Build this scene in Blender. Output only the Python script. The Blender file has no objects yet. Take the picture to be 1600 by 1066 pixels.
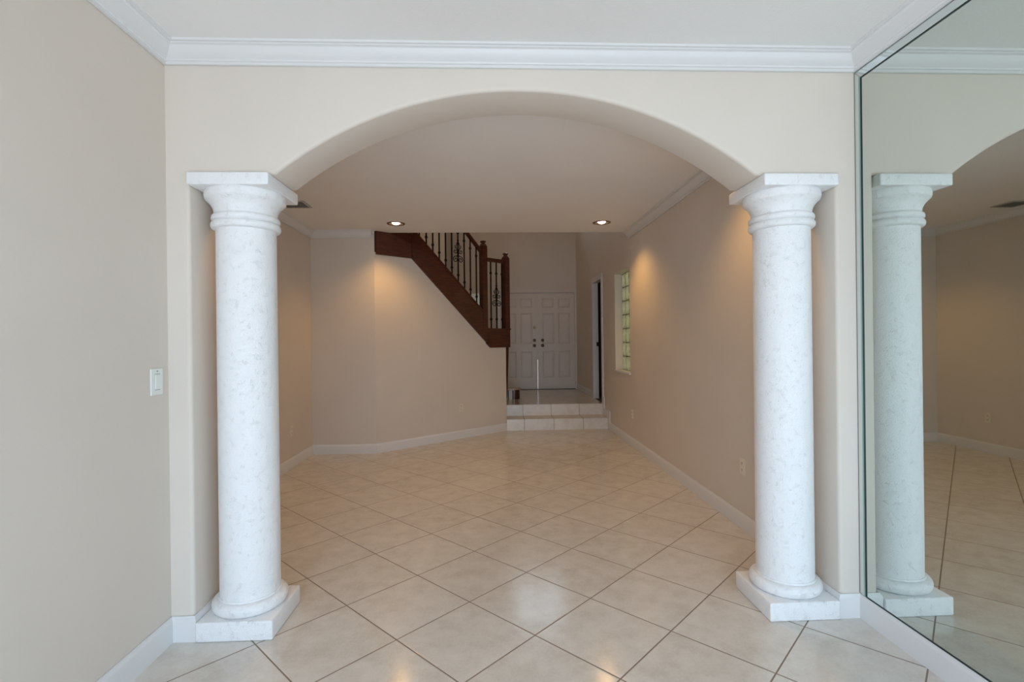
import bpy, bmesh, math, random
from mathutils import Vector, Matrix
random.seed(7)
C = bpy.context.scene.collection
SC = bpy.context.scene
PI = math.pi

# ------------------------------------------------------------------ camera
H = 1.39
F_PX, YAW, PITCH, ROLL = 789.522, 0.0424, -0.0012, -0.0118
cam_d = bpy.data.cameras.new('camera'); cam = bpy.data.objects.new('camera', cam_d); C.objects.link(cam)
cam_d.sensor_fit = 'HORIZONTAL'; cam_d.sensor_width = 36.0; cam_d.lens = F_PX / 1600 * 36.0
cam_d.clip_start = 0.02; cam_d.clip_end = 200
cy_, sy_, cp_, sp_ = math.cos(YAW), math.sin(YAW), math.cos(PITCH), math.sin(PITCH)
fwd = Vector((sy_*cp_, cy_*cp_, sp_)); right = Vector((cy_, -sy_, 0)); up = right.cross(fwd)
cr, sr = math.cos(ROLL), math.sin(ROLL)
r2 = cr*right + sr*up; u2 = -sr*right + cr*up
cam.matrix_world = Matrix(((r2.x, u2.x, -fwd.x, 0), (r2.y, u2.y, -fwd.y, 0), (r2.z, u2.z, -fwd.z, H), (0, 0, 0, 1)))
SC.camera = cam

# ------------------------------------------------------------------ world, daylight, exposure
w = bpy.data.worlds.new('sky'); SC.world = w; w.use_nodes = True
SKY, GROUND, SKY_ST = (0.64, 0.82, 1.0, 1), (0.70, 0.66, 0.60, 1), 2.8
nt = w.node_tree; bg = nt.nodes['Background']; bg.inputs[1].default_value = SKY_ST
tc = nt.nodes.new('ShaderNodeTexCoord'); sx = nt.nodes.new('ShaderNodeSeparateXYZ'); rp = nt.nodes.new('ShaderNodeValToRGB')
nt.links.new(tc.outputs['Generated'], sx.inputs[0]); mr = nt.nodes.new('ShaderNodeMapRange'); nt.links.new(sx.outputs['Z'], mr.inputs[0])
mr.inputs[1].default_value = -0.15; mr.inputs[2].default_value = 0.15; nt.links.new(mr.outputs[0], rp.inputs[0])
rp.color_ramp.elements[0].color = GROUND; rp.color_ramp.elements[1].color = SKY; nt.links.new(rp.outputs[0], bg.inputs[0])

def area(name, loc, rot, sx, sy, power, color, spread=PI, portal=False):
    d = bpy.data.lights.new(name, 'AREA'); d.shape = 'RECTANGLE'; d.size = sx; d.size_y = sy
    d.energy = power; d.color = color; d.spread = spread
    if portal: d.cycles.is_portal = True
    o = bpy.data.objects.new(name, d); C.objects.link(o); o.location = loc; o.rotation_euler = rot
    return o
# daylight through the big patio opening behind the camera, sky part and sunlit-patio part
area('daylight', (0.15, -1.16, 1.25), (math.radians(90), 0, 0), 2.7, 2.15, 43, (0.575, 0.76, 1.0))
area('patio_bounce', (0.15, -1.16, 0.45), (math.radians(128), 0, 0), 2.7, 0.8, 28, (0.67, 0.82, 1.0))
area('patio_portal', (0.155, -1.13, 1.18), (math.radians(90), 0, 0), 2.85, 2.35, 1, (1, 1, 1), portal=True)
area('transom_portal', (0.96, 10.74, 4.22), (math.radians(-90), 0, 0), 1.1, 0.97, 1, (1, 1, 1), portal=True)

SC.view_settings.view_transform = 'Standard'; SC.view_settings.look = 'None'
SC.view_settings.exposure = 0.0; SC.view_settings.gamma = 1.0; SC.view_settings.use_curve_mapping = False
SC.cycles.max_bounces = 10; SC.cycles.diffuse_bounces = 7; SC.cycles.glossy_bounces = 5
SC.cycles.transmission_bounces = 6; SC.cycles.sample_clamp_indirect = 6.0
SC.cycles.blur_glossy = 0.5; SC.cycles.caustics_reflective = True; SC.cycles.caustics_refractive = False
SC.cycles.use_denoising = True

# ------------------------------------------------------------------ materials
def srgb(r, g, b):
    f = lambda c: (c/255/12.92) if c/255 <= 0.04045 else ((c/255+0.055)/1.055)**2.4
    return (f(r), f(g), f(b), 1)
class N:
    """tiny node helper"""
    def __init__(s, name):
        s.m = bpy.data.materials.new(name); s.m.use_nodes = True; s.t = s.m.node_tree
        s.p = s.t.nodes['Principled BSDF']; s.out = s.t.nodes['Material Output']
    def new(s, typ, **kw):
        n = s.t.nodes.new(typ)
        for k, v in kw.items(): setattr(n, k, v)
        return n
    def link(s, a, b): s.t.links.new(a, b)
    def coord(s): return s.new('ShaderNodeTexCoord').outputs['Object']
    def math(s, op, a, b=None, c=None):
        n = s.new('ShaderNodeMath', operation=op)
        for i, v in enumerate((a, b, c)):
            if v is None: continue
            if isinstance(v, (int, float)): n.inputs[i].default_value = v
            else: s.link(v, n.inputs[i])
        return n.outputs[0]
    def noise(s, scale, detail=3, rough=0.5, vec=None):
        n = s.new('ShaderNodeTexNoise'); n.inputs['Scale'].default_value = scale
        n.inputs['Detail'].default_value = detail; n.inputs['Roughness'].default_value = rough
        s.link(vec or s.coord(), n.inputs['Vector']); return n.outputs['Fac']
    def bump(s, h, strength, dist, normal=None):
        b = s.new('ShaderNodeBump'); b.inputs['Strength'].default_value = strength; b.inputs['Distance'].default_value = dist
        s.link(h, b.inputs['Height'])
        if normal: s.link(normal, b.inputs['Normal'])
        return b.outputs['Normal']
    def ramp(s, fac, stops):
        r = s.new('ShaderNodeValToRGB'); e = r.color_ramp.elements
        while len(e) > 2: e.remove(e[-1])
        for i, (p, c) in enumerate(stops):
            if i >= len(e): e.new(p)
            e[i].position = p; e[i].color = c
        s.link(fac, r.inputs[0]); return r.outputs[0]

def paint(name, col, rough=0.6, var=0.03, bscale=180, bstr=0.08, bdist=0.002, spec=0.3):
    n = N(name); c1 = tuple(x*(1-var) for x in col[:3])+(1,); c2 = tuple(min(1, x*(1+var)) for x in col[:3])+(1,)
    n.link(n.ramp(n.noise(1.3), [(0.3, c1), (0.7, c2)]), n.p.inputs['Base Color'])
    n.p.inputs['Roughness'].default_value = rough; n.p.inputs['Specular IOR Level'].default_value = spec
    n.link(n.bump(n.noise(bscale, 4), bstr, bdist), n.p.inputs['Normal'])
    return n.m
WALL = paint('beige_wall_paint', (0.665, 0.60, 0.53, 1), 0.6)
CEIL = paint('white_ceiling_paint', (0.80, 0.785, 0.765, 1), 0.8, 0.02, 90, 0.35, 0.004, 0.15)
TRIM = paint('white_trim_paint', (0.70, 0.695, 0.69, 1), 0.35, 0.015, 60, 0.03, 0.001, 0.4)
DOORW = paint('white_door_paint', (0.68, 0.62, 0.56, 1), 0.4, 0.02, 60, 0.03, 0.001, 0.4)
PLATE = paint('ivory_plate_plastic', (0.74, 0.69, 0.58, 1), 0.35, 0.01, 60, 0.0, 0.001, 0.5)
PLATEW = paint('white_plate_plastic', (0.76, 0.77, 0.73, 1), 0.3, 0.01, 60, 0.0, 0.001, 0.5)
DARK = paint('dark_slot', (0.03, 0.028, 0.025, 1), 0.6)
ROOM_SHADE = paint('painted_room_shade', (0.10, 0.085, 0.07, 1), 0.8)  # dimness of the side room painted in as a dark wall colour
SEAM = paint('mirror_seam', (0.02, 0.035, 0.03, 1), 0.3)

def stone():
    n = N('white_painted_coral_stone')
    co = n.coord()
    base = n.noise(38, 6, 0.7, co); fine = n.noise(140, 3, 0.6, co)
    vor = n.new('ShaderNodeTexVoronoi'); vor.inputs['Scale'].default_value = 26; n.link(co, vor.inputs['Vector'])
    mask = n.new('ShaderNodeTexNoise'); mask.inputs['Scale'].default_value = 9; n.link(co, mask.inputs['Vector'])
    pit = n.math('LESS_THAN', vor.outputs['Distance'], n.math('MULTIPLY', n.math('SUBTRACT', mask.outputs['Fac'], 0.52), 0.9))
    fleck = n.math('MULTIPLY', n.math('MAXIMUM', n.math('SUBTRACT', base, 0.565), 0.0), 1.5)
    h = n.math('ADD', n.math('ADD', fleck, n.math('MULTIPLY', base, 0.30)), n.math('MULTIPLY', fine, 0.32))
    h = n.math('SUBTRACT', h, n.math('MULTIPLY', pit, 0.25))
    n.link(n.bump(h, 0.7, 0.011), n.p.inputs['Normal'])
    v2 = n.new('ShaderNodeTexVoronoi'); v2.inputs['Scale'].default_value = 11; n.link(co, v2.inputs['Vector'])
    dot = n.math('LESS_THAN', v2.outputs['Distance'], 0.028)
    mx = n.new('ShaderNodeMixRGB'); n.link(dot, mx.inputs[0])
    mx.inputs[1].default_value = (0.82, 0.82, 0.82, 1); mx.inputs[2].default_value = (0.45, 0.43, 0.41, 1)
    n.link(mx.outputs[0], n.p.inputs['Base Color'])
    n.p.inputs['Roughness'].default_value = 0.55; n.p.inputs['Specular IOR Level'].default_value = 0.25
    return n.m
STONE = stone()

def tiles(name, size, origin, phi, rows=True, rough=0.155, grout_w=0.0065):
    n = N(name); co = n.coord()
    def dot(v):
        d = n.new('ShaderNodeVectorMath', operation='DOT_PRODUCT'); n.link(co, d.inputs[0]); d.inputs[1].default_value = v
        return d.outputs['Value']
    eu = (math.cos(phi), -math.sin(phi), 0); ed = (math.sin(phi), math.cos(phi), 0)
    res, cells = [], []
    for e in (eu, ed):
        off = (e[0]*origin[0] + e[1]*origin[1])
        u = n.math('DIVIDE', n.math('SUBTRACT', dot(e), off), size)
        fr = n.math('FRACT', u); d = n.math('MINIMUM', fr, n.math('SUBTRACT', 1.0, fr))
        res.append(n.math('MULTIPLY', d, size)); cells.append(n.math('FLOOR', u))
    dist = n.math('MINIMUM', res[0], res[1]) if rows else res[0]
    g = n.math('LESS_THAN', dist, grout_w/2)
    cmb = n.new('ShaderNodeCombineXYZ'); n.link(cells[0], cmb.inputs[0])
    if rows: n.link(cells[1], cmb.inputs[1])
    wn = n.new('ShaderNodeTexWhiteNoise'); n.link(cmb.outputs[0], wn.inputs['Vector'])
    # cloudy ceramic with small specks
    ofs = n.new('ShaderNodeVectorMath', operation='MULTIPLY_ADD'); n.link(wn.outputs['Color'], ofs.inputs[0]); ofs.inputs[1].default_value = (7, 7, 7); n.link(co, ofs.inputs[2])
    cl = n.noise(9, 6, 0.62, ofs.outputs[0]); sp = n.noise(85, 3, 0.6, ofs.outputs[0])
    f = n.math('ADD', n.math('MULTIPLY', cl, 0.72), n.math('MULTIPLY', sp, 0.28))
    f = n.math('ADD', f, n.math('MULTIPLY', n.math('SUBTRACT', wn.outputs['Value'], 0.5), 0.08))
    base = n.ramp(f, [(0.34, (0.56, 0.515, 0.455, 1)), (0.5, (0.63, 0.59, 0.535, 1)), (0.66, (0.68, 0.645, 0.59, 1))])
    mx = n.new('ShaderNodeMixRGB'); n.link(g, mx.inputs[0]); n.link(base, mx.inputs[1]); mx.inputs[2].default_value = (0.215, 0.16, 0.12, 1)
    n.link(mx.outputs[0], n.p.inputs['Base Color'])
    rg = n.math('ADD', n.math('MULTIPLY', g, 0.5), n.math('MULTIPLY_ADD', sp, 0.10, rough-0.05)); n.link(rg, n.p.inputs['Roughness'])
    hgt = n.math('ADD', n.math('SMOOTH_MIN', n.math('DIVIDE', dist, 0.008), 1.0, 0.3), n.math('MULTIPLY', n.noise(5, 2, 0.5, ofs.outputs[0]), 0.35))
    n.link(n.bump(hgt, 0.25, 0.0012), n.p.inputs['Normal'])
    n.p.inputs['Specular IOR Level'].default_value = 0.7
    return n.m
TS = 0.3295*H
TILE = tiles('beige_ceramic_floor_tile', TS, (-0.5582*H, 1.9439*H), 0.7931)
TILE_F = tiles('beige_foyer_tile', 0.457, (0.508, 8.13), 0.0)
TILE_S = tiles('beige_step_tile', 0.457, (0.508, 8.13), 0.0, rows=False, rough=0.35)

def wood():
    n = N('dark_mahogany'); co = n.coord()
    mp = n.new('ShaderNodeMapping'); mp.inputs['Scale'].default_value = (2.2, 2.2, 22); n.link(co, mp.inputs['Vector'])
    f = n.noise(3, 6, 0.6, mp.outputs[0])
    n.link(n.ramp(f, [(0.3, (0.040, 0.009, 0.004, 1)), (0.52, (0.082, 0.018, 0.008, 1)), (0.72, (0.125, 0.031, 0.012, 1))]), n.p.inputs['Base Color'])
    n.p.inputs['Roughness'].default_value = 0.3; n.p.inputs['Coat Weight'].default_value = 0.15
    n.link(n.bump(f, 0.1, 0.001), n.p.inputs['Normal']); return n.m
WOOD = wood()
def simple(name, col, rough, metal=0.0, spec=0.5):
    n = N(name); n.p.inputs['Metallic'].default_value = metal; n.p.inputs['Specular IOR Level'].default_value = spec
    f = n.noise(14); c = col[:3]
    n.link(n.ramp(f, [(0.3, tuple(x*0.94 for x in c)+(1,)), (0.7, tuple(min(1, x*1.05) for x in c)+(1,))]), n.p.inputs['Base Color'])
    n.p.inputs['Roughness'].default_value = rough; return n.m
IRON = simple('black_wrought_iron', (0.012, 0.010, 0.009), 0.45, 0.6)
BRONZE = simple('dark_bronze', (0.06, 0.035, 0.02), 0.35, 0.8)
BRASS = simple('dull_brass', (0.42, 0.32, 0.13), 0.5, 0.5)
CANRIM = simple('brown_gold_rim', (0.20, 0.12, 0.05), 0.35, 0.7)
CANIN = simple('dark_baffle', (0.05, 0.028, 0.012), 0.5, 0.3)
VENT = simple('grey_vent_metal', (0.50, 0.48, 0.46), 0.5, 0.2)
ALU = simple('white_aluminium', (0.7, 0.7, 0.7), 0.4, 0.1)
TREADW = simple('pale_oak_tread', (0.42, 0.30, 0.20), 0.35)

def mirror_mat(name, tint, rough=0.0):
    n = N(name); n.p.inputs['Metallic'].default_value = 1.0; n.p.inputs['Roughness'].default_value = rough
    f = n.noise(0.5)
    n.link(n.ramp(f, [(0, tuple(t*0.995 for t in tint)+(1,)), (1, tuple(tint)+(1,))]), n.p.inputs['Base Color']); return n.m
MIRROR = mirror_mat('silvered_mirror', (0.65, 0.695, 0.655), 0.0)
MIRRORB = mirror_mat('bevelled_mirror_edge', (0.74, 0.80, 0.79), 0.02)
EDGE = simple('green_glass_edge', (0.26, 0.42, 0.40), 0.15)

def emis(name, col, st):
    n = N(name); n.p.inputs['Base Color'].default_value = col; n.p.inputs['Emission Color'].default_value = col
    n.p.inputs['Emission Strength'].default_value = st; return n.m
BULB = emis('lit_bulb', (1.0, 0.90, 0.78, 1), 9)

def glassblock():
    n = N('wavy_glass_block'); co = n.coord()
    wv = n.new('ShaderNodeTexWave', wave_type='BANDS', bands_direction='Y'); wv.inputs['Scale'].default_value = 9
    wv.inputs['Distortion'].default_value = 6; wv.inputs['Detail'].default_value = 1.5; wv.inputs['Detail Scale'].default_value = 1.6
    n.link(co, wv.inputs['Vector'])
    tr = n.new('ShaderNodeBsdfTranslucent')
    n.link(n.ramp(wv.outputs['Fac'], [(0.0, (0.40, 0.385, 0.24, 1)), (0.5, (0.58, 0.54, 0.36, 1)), (1.0, (0.85, 0.80, 0.62, 1))]), tr.inputs['Color'])
    gl = n.new('ShaderNodeBsdfGlossy'); gl.inputs['Roughness'].default_value = 0.12; gl.inputs['Color'].default_value = (0.9, 1, 0.95, 1)
    nb = n.bump(wv.outputs['Fac'], 0.6, 0.006); n.link(nb, gl.inputs['Normal'])
    mx = n.new('ShaderNodeMixShader'); mx.inputs[0].default_value = 0.12
    n.link(tr.outputs[0], mx.inputs[1]); n.link(gl.outputs[0], mx.inputs[2]); n.link(mx.outputs[0], n.out.inputs['Surface'])
    return n.m
GBLOCK = glassblock()
def frosted():
    n = N('frosted_sidelight_glass')
    tr = n.new('ShaderNodeBsdfTranslucent'); f = n.noise(8)
    n.link(n.ramp(f, [(0.3, (0.30, 0.28, 0.24, 1)), (0.7, (0.35, 0.33, 0.29, 1))]), tr.inputs['Color'])
    n.link(tr.outputs[0], n.out.inputs['Surface']); return n.m
FROST = frosted()
def clear():
    n = N('clear_window_glass'); tr = n.new('ShaderNodeBsdfTransparent'); tr.inputs[0].default_value = (0.95, 0.97, 0.96, 1)
    gl = n.new('ShaderNodeBsdfGlossy'); gl.inputs['Roughness'].default_value = 0.02
    fr = n.new('ShaderNodeFresnel'); fr.inputs[0].default_value = 1.3
    mx = n.new('ShaderNodeMixShader'); n.link(fr.outputs[0], mx.inputs[0]); n.link(tr.outputs[0], mx.inputs[1]); n.link(gl.outputs[0], mx.inputs[2])
    n.link(mx.outputs[0], n.out.inputs['Surface']); return n.m
CLEAR = clear()

# ------------------------------------------------------------------ mesh helpers
def obj(name, bm, mat, parent=None, smooth=False, recalc=True):
    if recalc: bmesh.ops.recalc_face_normals(bm, faces=bm.faces)
    me = bpy.data.meshes.new(name); bm.to_mesh(me); bm.free()
    for m in (mat if isinstance(mat, (list, tuple)) else [mat]): me.materials.append(m)
    if smooth:
        for p in me.polygons: p.use_smooth = True
        if smooth != 'all':
            me.set_sharp_from_angle(angle=math.radians(38))
    o = bpy.data.objects.new(name, me); C.objects.link(o)
    if parent:
        o.parent = parent
    return o
def box(bm, x0, x1, y0, y1, z0, z1, M=None, mi=0):
    vs = [bm.verts.new((x, y, z)) for x in (x0, x1) for y in (y0, y1) for z in (z0, z1)]
    if M is not None:
        for v in vs: v.co = M @ v.co
    for f in ((0, 1, 3, 2), (4, 6, 7, 5), (0, 4, 5, 1), (2, 3, 7, 6), (0, 2, 6, 4), (1, 5, 7, 3)):
        fc = bm.faces.new([vs[i] for i in f]); fc.material_index = mi
    return vs
def bbox_obj(name, b, mat, parent=None, bevel=0.0, seg=2, M=None):
    bm = bmesh.new(); box(bm, *b, M=M)
    bmesh.ops.recalc_face_normals(bm, faces=bm.faces)
    if bevel: bmesh.ops.bevel(bm, geom=bm.edges[:], offset=bevel, segments=seg, affect='EDGES', profile=0.5)
    return obj(name, bm, mat, parent, smooth=bool(bevel))
def prism(bm, pts, a, b, fn, mi=0):
    """pts: 2D outline; fn(u,v,t) -> 3D for t=a and t=b"""
    A = [bm.verts.new(fn(u, v, a)) for u, v in pts]; B = [bm.verts.new(fn(u, v, b)) for u, v in pts]
    bm.faces.new(A).material_index = mi; bm.faces.new(B[::-1]).material_index = mi
    n = len(pts)
    for i in range(n): bm.faces.new((A[i], B[i], B[(i+1) % n], A[(i+1) % n])).material_index = mi
def lathe(bm, prof, seg=64, c=(0, 0), M=None, closed_ends=True):
    rings = []
    for r, z in prof:
        if r < 1e-5:
            rings.append([bm.verts.new((c[0], c[1], z))])
        else:
            rings.append([bm.verts.new((c[0]+r*math.cos(2*PI*i/seg), c[1]+r*math.sin(2*PI*i/seg), z)) for i in range(seg)])
    for a, b in zip(rings, rings[1:]):
        for i in range(seg):
            j = (i+1) % seg
            q = [a[i % len(a)], a[j % len(a)], b[j % len(b)], b[i % len(b)]]
            q2 = []
            for v in q:
                if v not in q2: q2.append(v)
            if len(q2) > 2: bm.faces.new(q2)
    if closed_ends:
        for r in (rings[0], rings[-1]):
            if len(r) > 2: bm.faces.new(r)
    if M is not None:
        for r in rings:
            for v in r: v.co = M @ v.co
def tube(bm, pts, r, seg=6, r_end=None):
    pts = [Vector(p) for p in pts]; rings = []; n = len(pts)
    for i, p in enumerate(pts):
        t = (pts[min(i+1, n-1)] - pts[max(i-1, 0)]).normalized()
        a = t.orthogonal().normalized() if i == 0 else (prev - t*prev.dot(t)).normalized()
        prev = a; b = t.cross(a)
        rr = r if r_end is None else r + (r_end-r)*i/(n-1)
        rings.append([bm.verts.new(p + rr*(math.cos(2*PI*k/seg)*a + math.sin(2*PI*k/seg)*b)) for k in range(seg)])
    for A, B in zip(rings, rings[1:]):
        for k in range(seg): bm.faces.new((A[k], A[(k+1) % seg], B[(k+1) % seg], B[k]))
    bm.faces.new(rings[0][::-1]); bm.faces.new(rings[-1])
def sweep(bm, path, prof, side):
    """prof [(out, z)] swept along 2D path; 'side' +1 = to the left of travel"""
    P = [Vector(p) for p in path]; n = len(P); rings = []
    for i, p in enumerate(P):
        def nrm(a, b):
            d = (b-a).normalized(); return Vector((-d.y, d.x))*side
        if i == 0: m = nrm(P[0], P[1]); k = 1
        elif i == n-1: m = nrm(P[-2], P[-1]); k = 1
        else:
            a, b = nrm(P[i-1], p), nrm(p, P[i+1]); m = (a+b).normalized(); k = 1/max(0.2, m.dot(a))
        rings.append([bm.verts.new((p.x+m.x*o*k, p.y+m.y*o*k, z)) for o, z in prof])
    L = len(prof)
    for A, B in zip(rings, rings[1:]):
        for j in range(L): bm.faces.new((A[j], A[(j+1) % L], B[(j+1) % L], B[j]))
    bm.faces.new(rings[0]); bm.faces.new(rings[-1][::-1])
def tag(o, label=None, cat=None, group=None, kind=None):
    if label: o['label'] = label
    if cat: o['category'] = cat
    if group: o['group'] = group
    if kind: o['kind'] = kind
    return o
def S(o, label, cat): return tag(o, label, cat, kind='structure')
def empty(name, loc, label, cat, group=None, rz=0, kind=None):
    o = bpy.data.objects.new(name, None); C.objects.link(o); o.location = loc; o.rotation_euler = (0, 0, rz)
    o.empty_display_size = 0.1
    return tag(o, label, cat, group, kind)

# ------------------------------------------------------------------ dimensions
XL, XR = -1.509, 1.82          # near room side walls
YA, YB = 2.432, 2.712          # arch wall front / back
XFL = -2.23                    # far room left wall
ZC = 2.78                      # ceilings
ZCB = 2.695                    # bottom of the crown
YBK = -1.00
JL, JR = -1.405, 1.717         # jambs
ZS = 2.19                      # underside of the arch springing
HEAD = 6.50
A0 = Vector((-1.44, 6.385)); B0 = Vector((0.235, 7.80)); LD = (B0-A0).length
D2 = (B0-A0)/LD; N2 = Vector((D2.y, -D2.x))      # N2 points into the room
PZ = 0.35; YR1, YR2 = 7.77, 8.13; YD = 10.60; FZ = 5.2

# ------------------------------------------------------------------ floor and ceilings
bm = bmesh.new(); box(bm, -2.45, XR+0.15, YBK-0.15, 8.2, -0.12, 0)
S(obj('floor', bm, TILE), 'beige ceramic tile floor laid on the diagonal with brown grout', 'floor')
bm = bmesh.new(); box(bm, -3.3, XR, YR2+0.012, YD+0.15, -0.12, PZ)
S(obj('floor_foyer', bm, TILE_F), 'raised beige tiled entry floor in front of the double doors', 'floor')
bm = bmesh.new(); box(bm, XL-0.12, XR+0.15, YBK-0.1, YA+0.05, ZC, ZC+0.12)
S(obj('ceiling', bm, CEIL), 'white textured ceiling in front of the arch', 'ceiling')
# far ceiling with round openings for the recessed lights
CANS = [(-1.096, 6.0), (1.338, 5.965), (-1.10, 3.30), (1.34, 3.28)]
bm = bmesh.new()
rect = [(-2.40, YB-0.05), (XR+0.15, YB-0.05), (XR+0.15, HEAD), (-2.40, HEAD)]
ed = []
def loop(pts):
    v = [bm.verts.new((x, y, ZC)) for x, y in pts]
    for i in range(len(v)): ed.append(bm.edges.new((v[i], v[(i+1) % len(v)])))
    return v
rv = loop(rect)
for cx, cy in CANS: loop([(cx+0.082*math.cos(2*PI*k/32), cy+0.082*math.sin(2*PI*k/32)) for k in range(32)])
bmesh.ops.triangle_fill(bm, use_beauty=True, edges=ed)
tv = [bm.verts.new((x, y, ZC+0.28)) for x, y in rect]
bm.faces.new(tv)
for i in range(4): bm.faces.new((rv[i], rv[(i+1) % 4], tv[(i+1) % 4], tv[i]))
S(obj('ceiling_living', bm, CEIL), 'white flat ceiling beyond the arch with two lit downlights', 'ceiling')
bm = bmesh.new(); box(bm, -3.3, XR+0.25, HEAD-0.12, YD+0.15, FZ, FZ+0.12)
S(obj('ceiling_foyer', bm, CEIL), 'high ceiling of the two storey entry', 'ceiling')

# ------------------------------------------------------------------ arch wall
def arc_pts():
    cx, cz, R = 0.153, 0.726+0.001, 1.867
    xl, xr = cx-math.sqrt(R*R-(ZS-cz)**2), cx+math.sqrt(R*R-(ZS-cz)**2)
    a0 = math.atan2(ZS-cz, xl-cx); a1 = math.atan2(ZS-cz, xr-cx); n = 56
    return [(cx+R*math.cos(a0+(a1-a0)*i/n), cz+R*math.sin(a0+(a1-a0)*i/n)) for i in range(n+1)]
AP = arc_pts()
outline = [(-2.35, 0), (JL, 0), (JL, ZS)] + AP + [(JR, ZS), (JR, 0), (XR+0.02, 0), (XR+0.02, ZC+0.02), (-2.35, ZC+0.02)]
bm = bmesh.new(); prism(bm, outline, YA, YB, lambda u, v, t: (u, t, v))
bmesh.ops.recalc_face_normals(bm, faces=bm.faces)
bm.edges.ensure_lookup_table()
arcset = set((round(x, 4), round(z, 4)) for x, z in AP)
def on_open(v):
    x, z = v.co.x, v.co.z
    return (round(x, 4), round(z, 4)) in arcset or ((abs(x-JL) < 1e-4 or abs(x-JR) < 1e-4) and z <= ZS+1e-4)
sel = [e for e in bm.edges if on_open(e.verts[0]) and on_open(e.verts[1])
       and abs(e.verts[0].co.y-e.verts[1].co.y) < 1e-5
       and not (abs(e.verts[0].co.z) < 1e-5 and abs(e.verts[1].co.z) < 1e-5)]
bmesh.ops.bevel(bm, geom=sel, offset=0.018, segments=4, affect='EDGES', profile=0.5)
S(obj('wall_arch', bm, WALL, smooth=True), 'beige wall with the wide rounded arch opening', 'wall')

# ------------------------------------------------------------------ side walls
bm = bmesh.new(); box(bm, XL-0.12, XL, YBK, YA, 0, ZC)
S(obj('wall_left', bm, WALL), 'beige side wall at the left with the light switch', 'wall')
bm = bmesh.new()
box(bm, XR, XR+0.2, YBK, 6.53, 0, ZC+0.1)
box(bm, XR, XR+0.2, 6.53, 7.31, 0, 0.945); box(bm, XR, XR+0.2, 6.53, 7.31, 2.335, FZ)
box(bm, XR, XR+0.2, HEAD-0.12, 6.53, ZC+0.1, FZ)
box(bm, XR, XR+0.2, 7.31, 7.6, 0, FZ); box(bm, XR, XR+0.078, 7.6, 8.17, 0, FZ)
box(bm, XR, XR+0.078, 8.17, 8.85, 2.39, FZ); box(bm, XR, XR+0.078, 8.85, YD+0.1, 0, FZ)
S(obj('wall_right', bm, WALL), 'long beige right wall behind the mirror and the glass block window', 'wall')
bm = bmesh.new(); box(bm, XFL-0.12, XFL, YB, 6.40, 0, ZC)
S(obj('wall_living_left', bm, WALL), 'beige wall at the left of the far room behind the left column', 'wall')
bm = bmesh.new(); prism(bm, [(-3.2, 6.405), (-1.44, 6.385), (-1.44, 6.50), (-3.2, 6.50)], 0, ZC, lambda u, v, t: (u, v, t))
S(obj('wall_living_back', bm, WALL), 'short flat beige wall left of the angled stair wall', 'wall')
bm = bmesh.new(); box(bm, -3.3, XR+0.1, HEAD-0.12, HEAD, ZC+0.001, FZ)
S(obj('wall_header', bm, WALL), 'wall above the edge of the far ceiling', 'wall')
# back wall behind the camera with its sliding-door opening
bm = bmesh.new()
box(bm, XL-0.12, -1.28, YBK-0.12, YBK, 0, ZC); box(bm, 1.59, XR+0.2, YBK-0.12, YBK, 0, ZC); box(bm, -1.28, 1.59, YBK-0.12, YBK, 2.36, ZC)
S(obj('wall_back', bm, WALL), 'beige wall with the wide patio opening behind the camera', 'wall')
t = empty('door_3', (0.155, YBK-0.06, 0), 'white framed patio door opening behind the camera', 'door', kind='structure')
bm = bmesh.new()
for a in (-1.435, -0.03, 1.375): box(bm, a, a+0.06, -0.04, 0.04, 0, 2.36)
box(bm, -1.435, 1.435, -0.04, 0.04, 2.30, 2.36); box(bm, -1.435, 1.435, -0.04, 0.04, 0, 0.05)
obj('door_frame', bm, ALU, t)

# foyer shell
bm = bmesh.new(); box(bm, -3.3, -3.2, HEAD-0.12, YD+0.1, 0, FZ)
S(obj('wall_foyer_left', bm, WALL), 'beige left wall of the tall entry behind the stairs', 'wall')
bm = bmesh.new()
DX0, DX1 = 0.17, 1.795             # double door opening
DT = 2.405
WX0, WX1 = -0.45, -0.11            # sidelight opening
box(bm, -0.81, WX0, YD, YD+0.12, 0, FZ); box(bm, WX0, WX1, YD, YD+0.12, DT, FZ); box(bm, WX0, WX1, YD, YD+0.12, 0, PZ+0.02)
box(bm, WX1, DX0, YD, YD+0.12, 0, FZ); box(bm, DX0, DX1, YD, YD+0.12, DT, 3.75); box(bm, DX0, DX1, YD, YD+0.12, 4.70, FZ); box(bm, DX0, 0.42, YD, YD+0.12, 3.75, 4.70); box(bm, 1.50, DX1, YD, YD+0.12, 3.75, 4.70); box(bm, DX1, XR+0.12, YD, YD+0.12, 0, FZ)
S(obj('wall_foyer_back', bm, WALL), 'tall beige wall around the white double entry doors', 'wall')
bm = bmesh.new(); box(bm, -3.3, -0.81, 9.45, YD+0.12, 0, FZ)
S(obj('wall_foyer_corner', bm, WALL), 'projecting beige wall corner seen through the stair balusters', 'wall')

# angled wall below the stairs: local (s, z) on the plane A0->B0, t = distance behind the face
def st(s, z, t): 
    p = A0 + D2*s - N2*t
    return (p.x, p.y, z)
SLOPE = 0.889
low = lambda s: 2.465 - SLOPE*(s-0.556)       # lower edge of the stringer
S1 = 0.556; S2 = 1.880; ZL = 1.288; ZU = 2.487
bm = bmesh.new()
prism(bm, [(0, 0), (LD, 0), (LD, ZL+0.03), (S2+0.03, ZL+0.03), (S1+0.02, ZU+0.03), (0, ZU+0.03)], 0, 0.11, st)
S(obj('wall_stairs', bm, WALL), 'angled beige wall under the mahogany stair stringer', 'wall')
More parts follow.
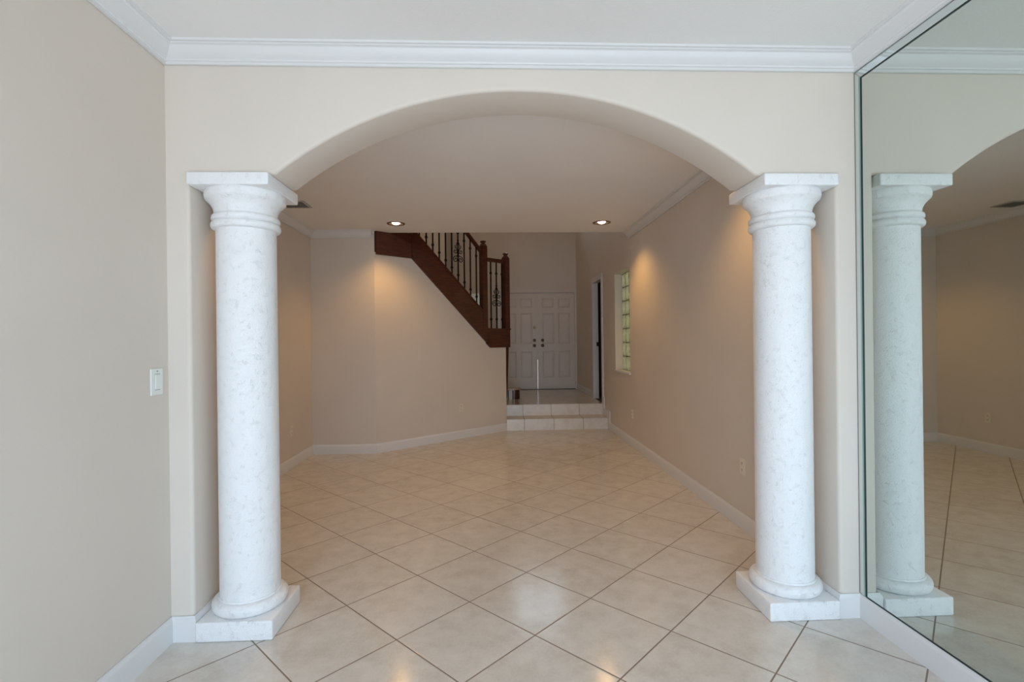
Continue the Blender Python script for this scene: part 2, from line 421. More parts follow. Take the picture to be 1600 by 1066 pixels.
# return of that wall under the lower flight, facing the right
bm = bmesh.new()
prism(bm, [(7.80, 0), (9.10, 0), (9.10, 0.36), (8.2, 1.02), (7.80, 1.30)], 0.12, 0.235, lambda u, v, t: (t, u, v))
S(obj('wall_stairs_return', bm, WALL), 'narrow return of the stair wall beside the tiled steps', 'wall')

# side room behind the doorway, its shade put into the dark wall colour
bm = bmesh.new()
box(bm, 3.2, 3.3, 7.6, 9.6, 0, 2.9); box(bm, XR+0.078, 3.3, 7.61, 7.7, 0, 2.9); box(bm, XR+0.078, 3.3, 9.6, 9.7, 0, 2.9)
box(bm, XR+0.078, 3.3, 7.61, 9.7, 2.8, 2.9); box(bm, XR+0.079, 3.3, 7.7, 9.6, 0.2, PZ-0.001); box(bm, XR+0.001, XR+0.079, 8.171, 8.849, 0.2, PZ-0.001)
S(obj('wall_side_room', bm, ROOM_SHADE), 'dim room glimpsed through the side doorway', 'wall')

# ------------------------------------------------------------------ crown and baseboards
def crown_prof(zb=ZCB, zt=ZC):
    k = (zt-zb)/0.085; q = lambda o, z: (o, zb+z*k)
    return [q(0, 0), q(0.013, 0), q(0.013, 0.012), q(0.019, 0.015), q(0.021, 0.022), q(0.027, 0.026), q(0.034, 0.031), q(0.044, 0.041),
            q(0.052, 0.052), q(0.058, 0.062), q(0.062, 0.066), q(0.070, 0.068), q(0.070, 0.074), q(0.080, 0.076), q(0.082, 0.085), q(0, 0.085)]
BASE = [(0, 0), (0.014, 0), (0.014, 0.094), (0.012, 0.103), (0.007, 0.109), (0.006, 0.117), (0, 0.117)]
e = 0.0015
bm = bmesh.new(); sweep(bm, [(XL+e, YBK), (XL+e, YA-e), (XR-e, YA-e), (XR-e, YBK)], crown_prof(), -1)
S(obj('trim_1', bm, TRIM, smooth=True), 'white crown moulding around the near ceiling above the arch', 'moulding')
bm = bmesh.new(); sweep(bm, [(XR-e, HEAD), (XR-e, YB+e), (XFL+e, YB+e), (XFL+e, 6.395), (-1.46, 6.383)], crown_prof(), -1)
S(obj('trim_2', bm, TRIM, smooth=True), 'white crown moulding of the far room beyond the arch', 'moulding')
bm = bmesh.new()
sweep(bm, [(XL+e, YBK), (XL+e, YA-e), (JL+e, YA-e), (JL+e, YB+e), (XFL+e, YB+e), (XFL+e, 6.393), (A0.x, A0.y-e), (B0.x-0.002, B0.y-0.003)], BASE, -1)
S(obj('baseboard_left', bm, TRIM, smooth=True), 'white baseboard along the left walls and the angled stair wall', 'baseboard')
bm = bmesh.new()
sweep(bm, [(XR-e, YBK), (XR-e, YA-e), (JR-e, YA-e), (JR-e, YB+e), (XR-e, YB+e), (XR-e, 7.66)], BASE, 1)
S(obj('baseboard_right', bm, TRIM, smooth=True), 'white baseboard under the mirror and along the right wall', 'baseboard')
# stepped skirting beside the tiled steps on the right wall
z1 = 0.172
bm = bmesh.new()
for b in ((7.66, YR1, 0, z1+0.115), (YR1, YR2-0.10, z1+0.001, z1+0.115), (YR2-0.10, YR2, z1+0.001, PZ), (YR2-0.10, 8.091, PZ, PZ+0.115)):
    box(bm, XR-0.015, XR-0.001, *b)
S(obj('baseboard_steps', bm, TRIM), 'stepped white skirting beside the tiled steps on the right wall', 'baseboard')
bm = bmesh.new(); sweep(bm, [(XR-e, 8.935), (XR-e, YD-e)], [(o, z+PZ) for o, z in BASE], 1)
S(obj('baseboard_foyer', bm, TRIM), 'short white baseboard between the side doorway and the double doors', 'baseboard')

# ------------------------------------------------------------------ tiled steps
t = empty('tiled_steps', (1.03, YR1, 0), 'two beige tiled steps up to the entry floor', 'steps')
def at(parent, o):
    """keep world coordinates of a mesh built in place when parented to an Empty"""
    o.parent = parent; o.matrix_parent_inverse = Matrix.Translation(-Vector(parent.location)) if parent.rotation_euler.z == 0 else (Matrix.Translation(parent.location) @ Matrix.Rotation(parent.rotation_euler.z, 4, 'Z')).inverted()
    return o
X0S = 0.2365
for nm, b, mt in (('riser', (X0S, XR-0.016, YR1, YR1+0.02, 0.0005, z1-0.010), TILE_S), ('tread', (X0S, XR-0.016, YR1-0.006, YR2+0.001, z1-0.010, z1), TILE_S),
                  ('riser', (X0S, XR-0.016, YR2, YR2+0.011, z1, PZ-0.010), TILE_S), ('tread', (X0S, XR-0.016, YR2-0.006, YR2+0.0115, PZ-0.010, PZ), TILE_S)):
    bm = bmesh.new(); box(bm, *b); at(t, obj(nm, bm, mt))

# ------------------------------------------------------------------ columns
def column(cx, label):
    cy = 2.582
    t = empty('round_column', (cx, cy, 0), label, 'column', 'white coral stone columns under the arch')
    def rough_box(name, hw, z0, z1, amp=0.0012, bev=0.008):
        bm = bmesh.new(); box(bm, -hw, hw, -hw, hw, z0, z1); bmesh.ops.recalc_face_normals(bm, faces=bm.faces)
        bmesh.ops.bevel(bm, geom=bm.edges[:], offset=bev, segments=3, affect='EDGES', profile=0.5)
        return obj(name, bm, STONE, t, smooth=True)
    rough_box('plinth', 0.1765, 0.0, 0.092)
    bm = bmesh.new()
    pr = [(0.150, 0.092)]
    for k in range(17):
        a = -PI/2 + PI*k/16
        pr.append((0.143+0.029*math.cos(a), 0.124+0.032*math.sin(a)))
    pr += [(0.145, 0.157), (0.142, 0.166)]
    lathe(bm, pr, 96); obj('base_ring', bm, STONE, t, smooth=True)
    bm = bmesh.new(); n = 24
    lathe(bm, [(0.1375, 0.160)] + [(0.1375-0.0015*i/n, 0.17+(1.955-0.17)*i/n) for i in range(n+1)] + [(0.136, 1.97)], 96)
    obj('shaft', bm, STONE, t, smooth=True)
    bm = bmesh.new()
    def bulge(z0, z1, r0, r1, n=8):
        return [(r0+(r1-r0)*math.sin(PI*k/n), z0+(z1-z0)*(1-math.cos(PI*k/n))/2) for k in range(n+1)]
    pr = [(0.136, 1.946)] + bulge(1.948, 1.985, 0.144, 0.158) + bulge(1.988, 2.016, 0.146, 0.155) + [(0.143, 2.020)]
    for k in range(12):
        u = k/11; pr.append((0.1425+0.034*u**2.2, 2.022+0.066*u))
    pr += bulge(2.088, 2.134, 0.176, 0.184, 6)[1:]
    lathe(bm, pr, 96); obj('capital', bm, STONE, t, smooth=True)
    rough_box('abacus', 0.186, 2.130, 2.189, bev=0.007)
    return t
column(-1.212, 'white pitted stone column at the left side of the arch')
column(1.524, 'white pitted stone column at the right side of the arch beside the mirror')

# ------------------------------------------------------------------ wall mirror
t = empty('wall_mirror', (XR, 1.0, 0), 'tall greenish glass mirror with a narrow glass border on the right side wall', 'mirror')
MY0, MY1, MZ0, MZ1 = YBK+0.03, 2.427, 0.121, 2.692
BW = 0.046
bm = bmesh.new(); box(bm, XR-0.007, XR-0.002, MY0, MY1-BW, MZ0, MZ1-BW); at(t, obj('mirror_panel', bm, MIRROR))
def strip(pts, name, tilt_edge):
    """bevelled strip: polygon in the (y,z) plane; points in tilt_edge sit lower (nearer the wall)"""
    bm = bmesh.new()
    fr = [bm.verts.new((XR-(0.0055 if i in tilt_edge else 0.0085), y, z)) for i, (y, z) in enumerate(pts)]
    bk = [bm.verts.new((XR-0.001, y, z)) for y, z in pts]
    bm.faces.new(fr); bm.faces.new(bk[::-1])
    for i in range(4): bm.faces.new((fr[i], bk[i], bk[(i+1) % 4], fr[(i+1) % 4]))
    return at(t, obj(name, bm, MIRRORB))
g = 0.0015
strip([(MY1-BW+0.006, MZ0), (MY1, MZ0), (MY1, MZ1-g), (MY1-BW+0.006, MZ1-BW+0.004)], 'side_border', (1, 2))
strip([(MY0, MZ1-BW+0.006), (MY1-BW+0.004, MZ1-BW+0.006), (MY1-g, MZ1), (MY0, MZ1)], 'top_border', (2, 3))
bm = bmesh.new()
box(bm, XR-0.010, XR-0.002, MY1-BW-0.001, MY1-BW+0.005, MZ0, MZ1-BW+0.004)
box(bm, XR-0.010, XR-0.002, MY0, MY1-BW+0.004, MZ1-BW-0.001, MZ1-BW+0.004)
box(bm, XR-0.009, XR-0.002, MY0, MY1-BW, MZ0-0.004, MZ0+0.002)
at(t, obj('dark_seam', bm, SEAM))
bm = bmesh.new(); box(bm, XR-0.0105, XR-0.002, MY1-BW+0.005, MY1-BW+0.014, MZ0, MZ1-BW+0.012); at(t, obj('green_glass_edge', bm, EDGE))
bm = bmesh.new()
box(bm, XR-0.006, XR-0.002, MY1, MY1+0.0012, MZ0, MZ1); box(bm, XR-0.006, XR-0.002, MY0, MY1, MZ1, MZ1+0.0012)
at(t, obj('outer_seam', bm, SEAM))

# ------------------------------------------------------------------ switch, outlets
def plate_M(loc, nx, ny):
    """local x = along the wall, y = out of the wall, z up"""
    n = Vector((nx, ny, 0)).normalized(); a = Vector((n.y, -n.x, 0))
    return Matrix(((a.x, n.x, 0, loc[0]), (a.y, n.y, 0, loc[1]), (0, 0, 1, loc[2]), (0, 0, 0, 1)))
def plate_root(name, loc, n, label, cat, group=None):
    o = empty(name, loc, label, cat, group); o.matrix_world = plate_M(loc, *n); return o
def lbox(name, b, mat, parent, bevel=0.0):
    bm = bmesh.new(); box(bm, *b); bmesh.ops.recalc_face_normals(bm, faces=bm.faces)
    if bevel: bmesh.ops.bevel(bm, geom=bm.edges[:], offset=bevel, segments=2, affect='EDGES')
    return obj(name, bm, mat, parent, smooth=bool(bevel))
def outlet(loc, n, label, mat=PLATE, group='wall outlets of the far room'):
    r = plate_root('wall_outlet', loc, n, label, 'outlet', group)
    lbox('cover_plate', (-0.036, 0.036, 0.0, 0.006, -0.058, 0.058), mat, r, 0.002)
    for dz in (-0.024, 0.024):
        s = lbox('socket', (-0.017, 0.017, 0.005, 0.009, dz-0.017, dz+0.017), mat, r, 0.003)
        bm = bmesh.new()
        for dx in (-0.007, 0.007): box(bm, dx-0.0015, dx+0.0015, 0.0085, 0.0095, dz-0.004, dz+0.008)
        box(bm, -0.003, 0.003, 0.0085, 0.0095, dz-0.012, dz-0.007)
        obj('slots', bm, DARK, s)
    return r
outlet((XR, 3.594, 0.455), (-1, 0), 'cream outlet low on the right wall near the right column')
outlet((XR, 6.45, 0.42), (-1, 0), 'thin cream outlet plate on the right wall below the glass blocks')
outlet((XFL, 5.72, 0.41), (1, 0), 'cream outlet on the wall behind the left column')
pp = A0 + D2*1.317
outlet((pp.x, pp.y, 0.44), (N2.x, N2.y), 'cream outlet on the angled wall under the stairs')
r = plate_root('light_switch', (XL, 2.342, 1.222), (1, 0), 'white dimmer switch on the left wall beside the arch', 'switch')
lbox('cover_plate', (-0.041, 0.041, 0.0, 0.007, -0.060, 0.060), PLATEW, r, 0.0025)
lbox('rocker', (-0.0165, 0.0165, 0.006, 0.0105, -0.034, 0.034), PLATEW, r, 0.002)
GREY = simple('grey_slot', (0.25, 0.25, 0.24), 0.6)
for b in ((-0.018, 0.018, 0.0068, 0.0085, 0.0345, 0.0365), (-0.018, 0.018, 0.0068, 0.0085, -0.0365, -0.0345), (-0.003, 0.003, 0.0068, 0.0085, 0.045, 0.051)):
    bm = bmesh.new(); box(bm, *b); obj('slot', bm, GREY, r)

# ------------------------------------------------------------------ recessed lights and vent
labels = ['lit recessed downlight in the far ceiling above the stair side, left one', 'lit recessed downlight in the far ceiling near the right wall',
          'lit recessed downlight just behind the arch on the left', 'lit recessed downlight just behind the arch on the right']
for (cx, cy), lb in zip(CANS, labels):
    t = empty('recessed_light', (cx, cy, ZC), lb, 'light', 'recessed downlights')
    bm = bmesh.new(); lathe(bm, [(0.082, -0.001), (0.086, -0.006), (0.104, -0.005), (0.107, 0.0), (0.082, -0.0005)], 48, closed_ends=False)
    obj('trim_ring', bm, CANRIM, t, smooth=True)
    bm = bmesh.new(); lathe(bm, [(0.0815, 0.0), (0.076, 0.045), (0.070, 0.11), (0.0, 0.115)], 48, closed_ends=False)
    obj('baffle', bm, CANIN, t, smooth=True)
    bm = bmesh.new(); lathe(bm, [(0.0, -0.013), (0.020, -0.011), (0.036, -0.005), (0.046, 0.005), (0.049, 0.016), (0.044, 0.05), (0.02, 0.085), (0.0, 0.09)], 40, closed_ends=False)
    obj('bulb', bm, BULB, t, smooth=True)
    l = bpy.data.lights.new('downlight', 'SPOT'); l.energy = 31 if cy > 5 else 27; l.color = (1.0, 0.55, 0.17); l.spot_size = math.radians(128); l.spot_blend = 0.75; l.shadow_soft_size = 0.035
    lo = bpy.data.objects.new('downlight', l); C.objects.link(lo); lo.location = (cx, cy, ZC-0.055)
t = empty('added_fill_lamp', (-0.9, 8.3, FZ), 'unseen round lamp added on the high entry ceiling as warm fill', 'light')  # made-up fixture out of view, added to warm the light in the entry
bm = bmesh.new(); lathe(bm, [(0.17, 0.0), (0.17, -0.03), (0.0, -0.031)], 40, closed_ends=False); obj('fill_lamp_base', bm, BRASS, t, smooth=True)
bm = bmesh.new(); lathe(bm, [(0.15, -0.03), (0.14, -0.07), (0.10, -0.10), (0.05, -0.115), (0.0, -0.12)], 40, closed_ends=False); obj('fill_lamp_dome', bm, BULB, t, smooth=True)
l = bpy.data.lights.new('entry_fill_light', 'POINT'); l.energy = 12; l.color = (1.0, 0.66, 0.38); l.shadow_soft_size = 0.12  # added warm fill light for the entry walls and doors
lo = bpy.data.objects.new('entry_fill_light', l); C.objects.link(lo); lo.location = (-0.9, 8.3, FZ-0.30)
t = empty('ceiling_vent', (-1.94, 5.145, ZC), 'grey slotted air vent in the ceiling behind the left column', 'vent')
bm = bmesh.new(); box(bm, -0.13, 0.13, -0.12, -0.10, -0.010, -0.001); box(bm, -0.13, 0.13, 0.10, 0.12, -0.010, -0.001); box(bm, -0.13, -0.11, -0.10, 0.10, -0.010, -0.001); box(bm, 0.11, 0.13, -0.10, 0.10, -0.010, -0.001); obj('vent_frame', bm, VENT, t)
bm = bmesh.new(); box(bm, -0.11, 0.11, -0.10, 0.10, -0.003, -0.001); obj('dark_shade_backing', bm, DARK, t)  # flat dark sheet painted for the shade inside the duct
bm = bmesh.new()
for k in range(7): box(bm, -0.11, 0.11, -0.007, 0.007, -0.0015, 0.0005, M=Matrix.Translation((0, -0.08+0.027*k, -0.008)) @ Matrix.Rotation(math.radians(35), 4, 'X'))
obj('louvres', bm, VENT, t)

# ------------------------------------------------------------------ glass block window
t = empty('window_1', (XR+0.10, 6.92, 0.945), 'narrow glass block window recessed in the right wall', 'window', kind='structure')
WY0, WY1, WZ0, WZ1 = 6.53, 7.31, 0.945, 2.335
bw, bh = (WY1-WY0)/4, (WZ1-WZ0)/7
for i in range(4):
    for j in range(7):
        y0, z0_ = WY0+i*bw+0.0045, WZ0+j*bh+0.0045
        bm = bmesh.new(); box(bm, XR+0.105, XR+0.185, y0, y0+bw-0.009, z0_, z0_+bh-0.009); bmesh.ops.recalc_face_normals(bm, faces=bm.faces)
        bmesh.ops.bevel(bm, geom=bm.edges[:], offset=0.010, segments=3, affect='EDGES')
        at(t, obj('glass_block', bm, GBLOCK, smooth=True))
bm = bmesh.new()
for i in range(5): box(bm, XR+0.112, XR+0.178, WY0+i*bw-0.0045, WY0+i*bw+0.0045, WZ0, WZ1)
for j in range(8): box(bm, XR+0.112, XR+0.178, WY0, WY1, WZ0+j*bh-0.0045, WZ0+j*bh+0.0045)
at(t, obj('mortar', bm, simple('grey_green_mortar', (0.16, 0.17, 0.11), 0.8)))
bm = bmesh.new(); box(bm, XR-0.018, XR+0.11, WY0-0.02, WY1+0.01, WZ0-0.024, WZ0+0.001); at(t, obj('window_sill', bm, TRIM))

# ------------------------------------------------------------------ double entry doors
t = empty('door_1', ((DX0+DX1)/2, YD, PZ), 'white six panel double entry doors with dark bronze knobs', 'door', kind='structure')
bm = bmesh.new()
box(bm, DX0-0.055, DX0+0.012, YD-0.018, YD-0.001, PZ, DT-0.010); box(bm, DX1-0.012, XR-0.001, YD-0.018, YD-0.001, PZ, DT-0.010)
box(bm, DX0-0.055, XR-0.001, YD-0.018, YD-0.001, DT-0.010, DT+0.055)
box(bm, DX0, DX0+0.012, YD, YD+0.12, PZ, DT-0.010); box(bm, DX1-0.012, DX1, YD, YD+0.12, PZ, DT-0.010); box(bm, DX0, DX1, YD, YD+0.12, DT-0.022, DT-0.010)
at(t, obj('door_casing', bm, DOORW))
XM = 0.990
def leaf(x0, x1, z0, z1, yf):
    """front faces the camera (-y)"""
    bm = bmesh.new(); wd, ht = x1-x0, z1-z0
    xs = [0, 0.13, 0.44, 0.56, 0.87, 1.0]; zs = [0, 0.115, 0.39, 0.47, 0.79, 0.845, 0.945, 1.0]
    V = [[bm.verts.new((x0+a*wd, yf, z0+b*ht)) for a in xs] for b in zs]
    pan = []
    for j in range(len(zs)-1):
        for i in range(len(xs)-1):
            f = bm.faces.new((V[j][i], V[j][i+1], V[j+1][i+1], V[j+1][i]))
            if i in (1, 3) and j in (1, 3, 5): pan.append(f)
    # back and sides
    B = [bm.verts.new(p) for p in ((x0, yf+0.044, z0), (x1, yf+0.044, z0), (x1, yf+0.044, z1), (x0, yf+0.044, z1))]
    bm.faces.new(B[::-1])
    bm.faces.new([V[0][i] for i in range(6)][::-1] + [B[0], B[1]])
    bm.faces.new([V[-1][i] for i in range(6)] + [B[2], B[3]])
    bm.faces.new([V[j][0] for j in range(8)] + [B[3], B[0]]); bm.faces.new([V[j][-1] for j in range(8)][::-1] + [B[1], B[2]])
    bmesh.ops.recalc_face_normals(bm, faces=bm.faces)
    bmesh.ops.inset_individual(bm, faces=pan, thickness=0.016, depth=-0.012)
    bmesh.ops.inset_individual(bm, faces=pan, thickness=0.012, depth=0.0)
    bmesh.ops.inset_individual(bm, faces=pan, thickness=0.018, depth=0.009)
    return bm
def knob(parent, x, z, kind, mat, r=0.033):
    bm = bmesh.new(); M = Matrix.Translation((x, YD+0.02, z)) @ Matrix.Rotation(math.radians(90), 4, 'X')
    if kind == 'door_knob': pr = [(0.034, 0.0), (0.034, 0.006), (0.014, 0.010), (0.012, 0.030), (0.026, 0.038), (0.031, 0.052), (0.026, 0.064), (0.0, 0.068)]
    else: pr = [(r, 0.0), (r, 0.010), (r*0.85, 0.018), (0.0, 0.020)]
    lathe(bm, pr, 28, M=M); o = obj(kind, bm, mat, smooth=True)
    o.parent = parent; return o
for x0, x1, xk in ((DX0+0.014, XM-0.003, XM-0.068), (XM+0.003, DX1-0.014, XM+0.105)):
    o = obj('door_leaf', leaf(x0, x1, PZ+0.012, DT-0.024, YD+0.02), DOORW); at(t, o)
    for z, k in ((1.385, 'deadbolt'), (1.275, 'door_knob')):
        ko = knob(None, xk, z, k, BRONZE); ko.parent = o
    if x1 < 1: 
        ko = knob(None, xk+0.004, 1.655, 'door_viewer', BRASS, 0.028); ko.parent = o
bm = bmesh.new(); box(bm, XM-0.018, XM+0.018, YD+0.004, YD+0.0195, 0.98, DT-0.026); at(t, obj('astragal', bm, DOORW))
bm = bmesh.new(); box(bm, DX0, DX1, YD-0.01, YD+0.11, PZ, PZ+0.010); at(t, obj('threshold', bm, BRONZE))

# sidelight left of the doors
t = empty('window_2', ((WX0+WX1)/2, YD, PZ), 'pale frosted sidelight seen between the lowest sloping balusters', 'window', kind='structure')
bm = bmesh.new()
box(bm, WX0-0.03, WX0+0.03, YD-0.018, YD-0.001, PZ, DT-0.02); box(bm, WX1-0.03, WX1+0.03, YD-0.018, YD-0.001, PZ, DT-0.02); box(bm, WX0-0.03, WX1+0.03, YD-0.018, YD-0.001, DT-0.02, DT+0.05)
at(t, obj('window_frame', bm, DOORW))
bm = bmesh.new(); box(bm, WX0, WX1, YD+0.05, YD+0.056, PZ+0.02, DT); at(t, obj('window_pane', bm, FROST))

# tall transom window high above the double doors, hidden from view by the ceiling edge but mirrored in the floor
t = empty('window_3', ((DX0+DX1)/2, YD, 3.70), 'high window above the double doors, mirrored in the floor tiles', 'window', kind='structure')
bm = bmesh.new()
for a, b, c_, d in ((0.42, 0.46, 3.75, 4.70), (1.46, 1.50, 3.75, 4.70), (0.94, 0.98, 3.75, 4.70), (0.42, 1.50, 3.75, 3.79), (0.42, 1.50, 4.66, 4.70)): box(bm, a, b, YD+0.03, YD+0.08, c_, d)
at(t, obj('window_frame', bm, DOORW))
bm = bmesh.new(); box(bm, 0.42, 1.50, YD+0.052, YD+0.056, 3.75, 4.70); at(t, obj('window_pane', bm, CLEAR))

# side doorway in the right wall
t = empty('door_2', (XR, 8.51, PZ), 'open side doorway with white casing in the right wall', 'door', kind='structure')
bm = bmesh.new()
box(bm, XR-0.017, XR-0.001, 8.092, 8.18, PZ, 2.38); box(bm, XR-0.017, XR-0.001, 8.84, 8.93, PZ, 2.38); box(bm, XR-0.017, XR-0.001, 8.092, 8.93, 2.38, 2.465)
at(t, obj('door_casing', bm, TRIM))
bm = bmesh.new()
box(bm, XR-0.001, XR+0.079, 8.172, 8.186, PZ, 2.38); box(bm, XR-0.001, XR+0.079, 8.834, 8.848, PZ, 2.38); box(bm, XR-0.001, XR+0.079, 8.172, 8.848, 2.376, 2.388)
at(t, obj('door_jamb', bm, TRIM))
bm = bmesh.new(); box(bm, XR+0.045, XR+0.078, 8.826, 8.8335, 1.27, 1.34); at(t, obj('strike_plate', bm, BRONZE))

# ------------------------------------------------------------------ staircase
stair = empty('staircase', (B0.x, B0.y, 0), 'mahogany staircase with black iron balusters above the angled wall', 'staircase')
def sobj(name, bm, mat, smooth=False, parent=None):
    o = obj(name, bm, mat, smooth=smooth)
    if parent is None: return at(stair, o)
    o.parent = parent; return o
upz = lambda s: 1.840 + 0.886*(1.715-s)       # top edge of sloping stringer
T0, T1 = -0.022, 0.05                          # stringer sits slightly proud of the wall
bm = bmesh.new()
prism(bm, [(0.532, 2.487), (1.868, 1.298), (1.80, upz(1.80)), (0.575, upz(0.575))], T0, T1, st)
sobj('stringer', bm, WOOD)
bm = bmesh.new()   # cap strip on the sloping stringer
prism(bm, [(0.60, upz(0.60)-0.012), (1.72, upz(1.72)-0.012), (1.72, upz(1.72)+0.012), (0.60, upz(0.60)+0.012)], T0-0.012, T1+0.02, st)
sobj('stringer_cap', bm, WOOD)
bm = bmesh.new(); prism(bm, [(1.79, 1.35), (1.868, 1.284), (LD+0.075, 1.284), (LD+0.075, 1.567), (1.79, 1.567)], T0, T1, st)
sobj('lower_landing_fascia', bm, WOOD)
bm = bmesh.new(); prism(bm, [(1.84, 1.555), (LD+0.085, 1.555), (LD+0.085, 1.575), (1.84, 1.575)], T0-0.010, T1+0.02, st)
sobj('landing_cap', bm, WOOD)
bm = bmesh.new(); prism(bm, [(0.018, 2.487), (0.56, 2.487), (0.56, 2.79), (0.0, 2.95), (0.018, 2.95)], T0, T1, st)
sobj('upper_fascia', bm, WOOD)
bm = bmesh.new(); prism(bm, [(0.10, 2.80), (0.55, 2.67), (0.55, 2.69), (0.10, 2.82)], T0-0.006, T0+0.004, st)
sobj('fascia_bead', bm, WOOD)
# lower flight behind the wall end: stringer edge-on, treads and the rounded first step
bm = bmesh.new()
prism(bm, [(7.84, 1.284), (8.9, 0.36), (9.02, 0.36), (9.02, 0.56), (7.84, 1.567)], 0.237, 0.282, lambda u, v, t: (t, u, v))
sobj('lower_stringer', bm, WOOD)
for k in range(6):
    yk = 8.95 - 0.20*k; zk = PZ + 0.19*(k+1)
    if k == 0:
        bm = bmesh.new(); pts = [(-0.75, 8.90), (0.40, 8.90)] + [(0.40+0.125*math.sin(a), 9.025-0.125*math.cos(a)) for a in [PI*i/12 for i in range(1, 12)]] + [(0.40, 9.15), (-0.75, 9.15)]
        prism(bm, pts, zk-0.03, zk, lambda u, v, t: (u, v, t)); sobj('stair_tread', bm, TREADW)
        bm = bmesh.new(); box(bm, -0.72, 0.40, 8.93, 9.13, PZ, zk-0.03); sobj('stair_riser', bm, DOORW)
        bm = bmesh.new(); lathe(bm, [(0.105, PZ), (0.105, zk-0.03)], 28, c=(0.405, 9.03)); sobj('step_end', bm, WOOD, smooth=True)
        bm = bmesh.new(); box(bm, 0.295, 0.310, 8.920, 8.93, PZ, zk-0.03); sobj('riser_joint', bm, DARK)
    else:
        bm = bmesh.new(); box(bm, -0.75, 0.236, max(yk-0.2, 7.88), yk+0.03, zk-0.035, zk); sobj('stair_tread', bm, WOOD)
        bm = bmesh.new(); box(bm, -0.73, 0.11, max(yk-0.18, 7.90), yk, zk-0.19, zk-0.035); sobj('stair_riser', bm, DOORW)
# treads of the main flight rising to the upper left, behind the stringer
for k in range(6):
    s0 = 1.78 - 0.205*k; zk = 1.60 + 0.182*k
    bm = bmesh.new(); prism(bm, [(s0-0.22, zk-0.03), (s0, zk-0.03), (s0, zk), (s0-0.22, zk)], 0.051, 0.95, st); sobj('stair_tread', bm, WOOD)
    bm = bmesh.new(); prism(bm, [(s0-0.03, zk-0.182), (s0-0.012, zk-0.182), (s0-0.012, zk-0.03), (s0-0.03, zk-0.03)], 0.051, 0.95, st); sobj('stair_riser', bm, DOORW)
bm = bmesh.new(); prism(bm, [(1.74, 1.38), (LD-0.02, 1.38), (LD-0.02, 1.42), (1.74, 1.42)], 0.12, 0.95, st); sobj('landing', bm, WOOD)

# newel posts (squared to the angled wall)
def newel(s, zb, zt, w_=0.088, label=None):
    bm = bmesh.new(); h = w_/2; tc = 0.012
    def ring(hh, z): return [bm.verts.new(st(s+a*hh, z, tc+b*hh)) for a, b in ((-1, -1), (1, -1), (1, 1), (-1, 1))]
    zc = zt-0.085
    pr = [(h, zb), (h, zc-0.012), (h*0.96, zc), (h*0.62, zc+0.030), (h*0.48, zc+0.036), (h*0.45, zc+0.052), (h*0.66, zc+0.058), (h*0.74, zc+0.066), (h*0.70, zc+0.074), (h*0.25, zc+0.085)]
    R = [ring(*p) for p in pr]
    for a, b in zip(R, R[1:]):
        for i in range(4): bm.faces.new((a[i], a[(i+1) % 4], b[(i+1) % 4], b[i]))
    bm.faces.new(R[0]); bm.faces.new(R[-1])
    return sobj('newel_post', bm, WOOD)
newel(0.575, 2.492, 3.95)
newel(1.770, 1.43, 2.883)
newel(2.215, 1.30, 2.747)
# handrails
rail = lambda s: 2.725 + 0.925*(1.717-s)
bm = bmesh.new(); prism(bm, [(0.60, rail(0.60)-0.03), (1.735, rail(1.735)-0.03), (1.735, rail(1.735)+0.035), (0.60, rail(0.60)+0.035)], -0.012, 0.044, st)
bmesh.ops.recalc_face_normals(bm, faces=bm.faces); bmesh.ops.bevel(bm, geom=bm.edges[:], offset=0.010, segments=2, affect='EDGES')
sobj('handrail', bm, WOOD, True)
bm = bmesh.new(); prism(bm, [(1.805, 2.578), (2.18, 2.578), (2.18, 2.634), (1.805, 2.634)], -0.012, 0.044, st)
bmesh.ops.recalc_face_normals(bm, faces=bm.faces); bmesh.ops.bevel(bm, geom=bm.edges[:], offset=0.010, segments=2, affect='EDGES')
sobj('handrail', bm, WOOD, True)
# small rail piece above the upper fascia (mostly above the ceiling edge)
bm = bmesh.new(); prism(bm, [(0.02, 3.86), (0.54, 3.70), (0.54, 3.76), (0.02, 3.92)], -0.012, 0.044, st); sobj('handrail', bm, WOOD)

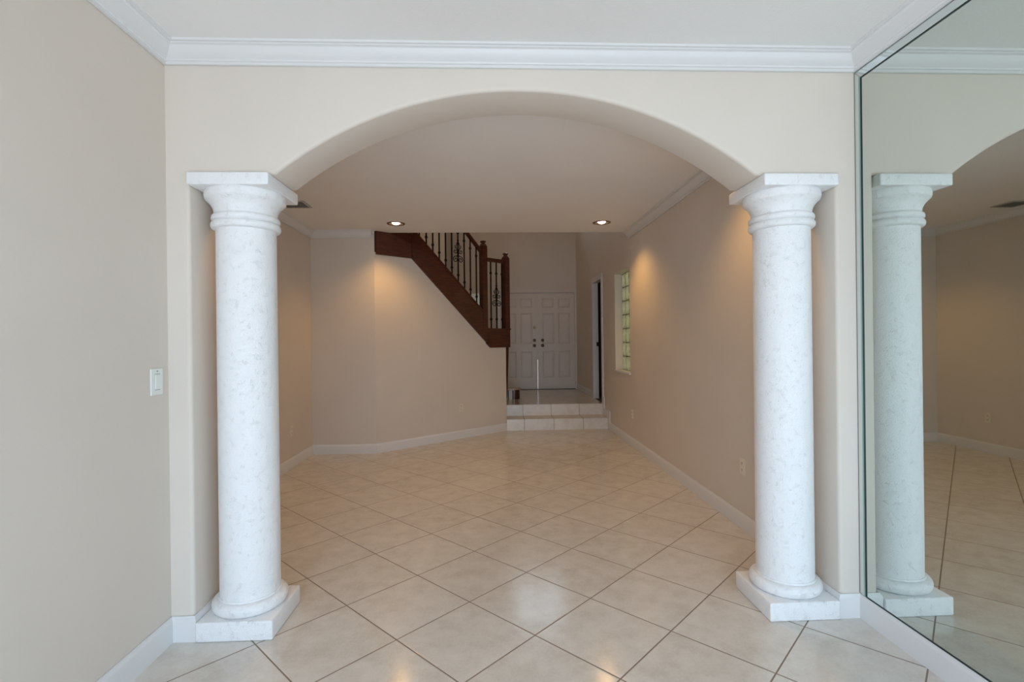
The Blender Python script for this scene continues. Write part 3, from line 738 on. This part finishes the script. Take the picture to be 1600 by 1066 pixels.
def knot(bm, s, z, tt):
    pr = [(0.009, -0.028), (0.019, -0.006), (0.021, 0.0), (0.019, 0.006), (0.009, 0.028)]
    c = st(s, z, tt); lathe(bm, [(r_, c[2]+dz) for r_, dz in pr], 10, c=(c[0], c[1]))
def scroll_curve(s, z, tt, sx, r, zc, xc, a0, a1, n=22, shrink=0.22):
    pts = []
    for i in range(n+1):
        u = i/n; a = a0+(a1-a0)*u; rr = r*(1-(1-shrink)*u)
        pts.append(st(s+sx*(xc+rr*math.cos(a)), z+zc+rr*math.sin(a), tt))
    return pts
def baluster(s, zb, zt, knots, ornate=None):
    tt = 0.016; bm = bmesh.new(); h = 0.0078
    A = [bm.verts.new(st(s+a*h, zb, tt+b*h)) for a, b in ((-1, -1), (1, -1), (1, 1), (-1, 1))]
    B = [bm.verts.new(st(s+a*h, zt, tt+b*h)) for a, b in ((-1, -1), (1, -1), (1, 1), (-1, 1))]
    for i in range(4): bm.faces.new((A[i], A[(i+1) % 4], B[(i+1) % 4], B[i]))
    bm.faces.new(A); bm.faces.new(B)
    for z in knots: knot(bm, s, z, tt)
    b = sobj('baluster', bm, IRON)
    if ornate is not None:
        K = 1.42; P = lambda x, dz: st(s+K*x, ornate+K*dz, tt)
        def curl(sx, r, zc, xc, a0, a1, n=28, shrink=0.2):
            out = []
            for i in range(n+1):
                u = i/n; a = a0+(a1-a0)*u; rr = r*(1-(1-shrink)*u)
                out.append(P(sx*(xc+rr*math.cos(a)), zc+rr*math.sin(a)))
            return out
        for sx in (-1, 1):
            bm = bmesh.new()
            tube(bm, [P(sx*0.003, -0.035)] + curl(sx, 0.034, -0.074, 0.030, math.radians(125), math.radians(-385), 30), 0.0062, 6)
            sobj('lower_scroll', bm, IRON, parent=b)
            bm = bmesh.new()
            tube(bm, [P(sx*0.003, -0.022), P(sx*0.010, -0.014)] + curl(sx, 0.021, 0.008, 0.036, math.radians(215), math.radians(560), 24), 0.0058, 6)
            sobj('upper_scroll', bm, IRON, parent=b)
            bm = bmesh.new()
            tube(bm, [P(sx*x, dz) for x, dz in ((0.002, -0.02), (0.012, 0.01), (0.021, 0.04), (0.020, 0.066), (0.011, 0.092), (0.002, 0.112))], 0.0058, 6)
            tube(bm, [P(sx*x, dz) for x, dz in ((0.020, 0.036), (0.032, 0.044), (0.039, 0.058), (0.034, 0.069))], 0.0055, 6)
            sobj('leaf_loop', bm, IRON, parent=b)
        for dz, r_ in ((0.02, 0.021), (0.12, 0.017), (-0.035, 0.020)):
            c = P(0, dz); bm = bmesh.new()
            lathe(bm, [(0.0, c[2]-0.036), (r_, c[2]), (0.0, c[2]+0.036)], 10, c=(c[0], c[1])); sobj('bud', bm, IRON, parent=b)
    return b
SLs = [0.669, 0.778, 0.883, 0.988, 1.095, 1.201, 1.310, 1.420, 1.530, 1.640]
for i, s in enumerate(SLs):
    base = upz(s)
    baluster(s, base-0.01, rail(s)-0.02, (base+0.135, base+0.735), base+0.46 if i in (2, 6) else None)
for i, s in enumerate((1.917, 2.028, 2.139)):
    baluster(s, 1.56, 2.59, (1.715, 2.41), 2.055 if i == 1 else None)
for i in range(4):
    s = 0.13+0.11*i; baluster(s, 2.79+0.29*(0.55-s), 3.74+0.3*(0.54-s), (3.0,))
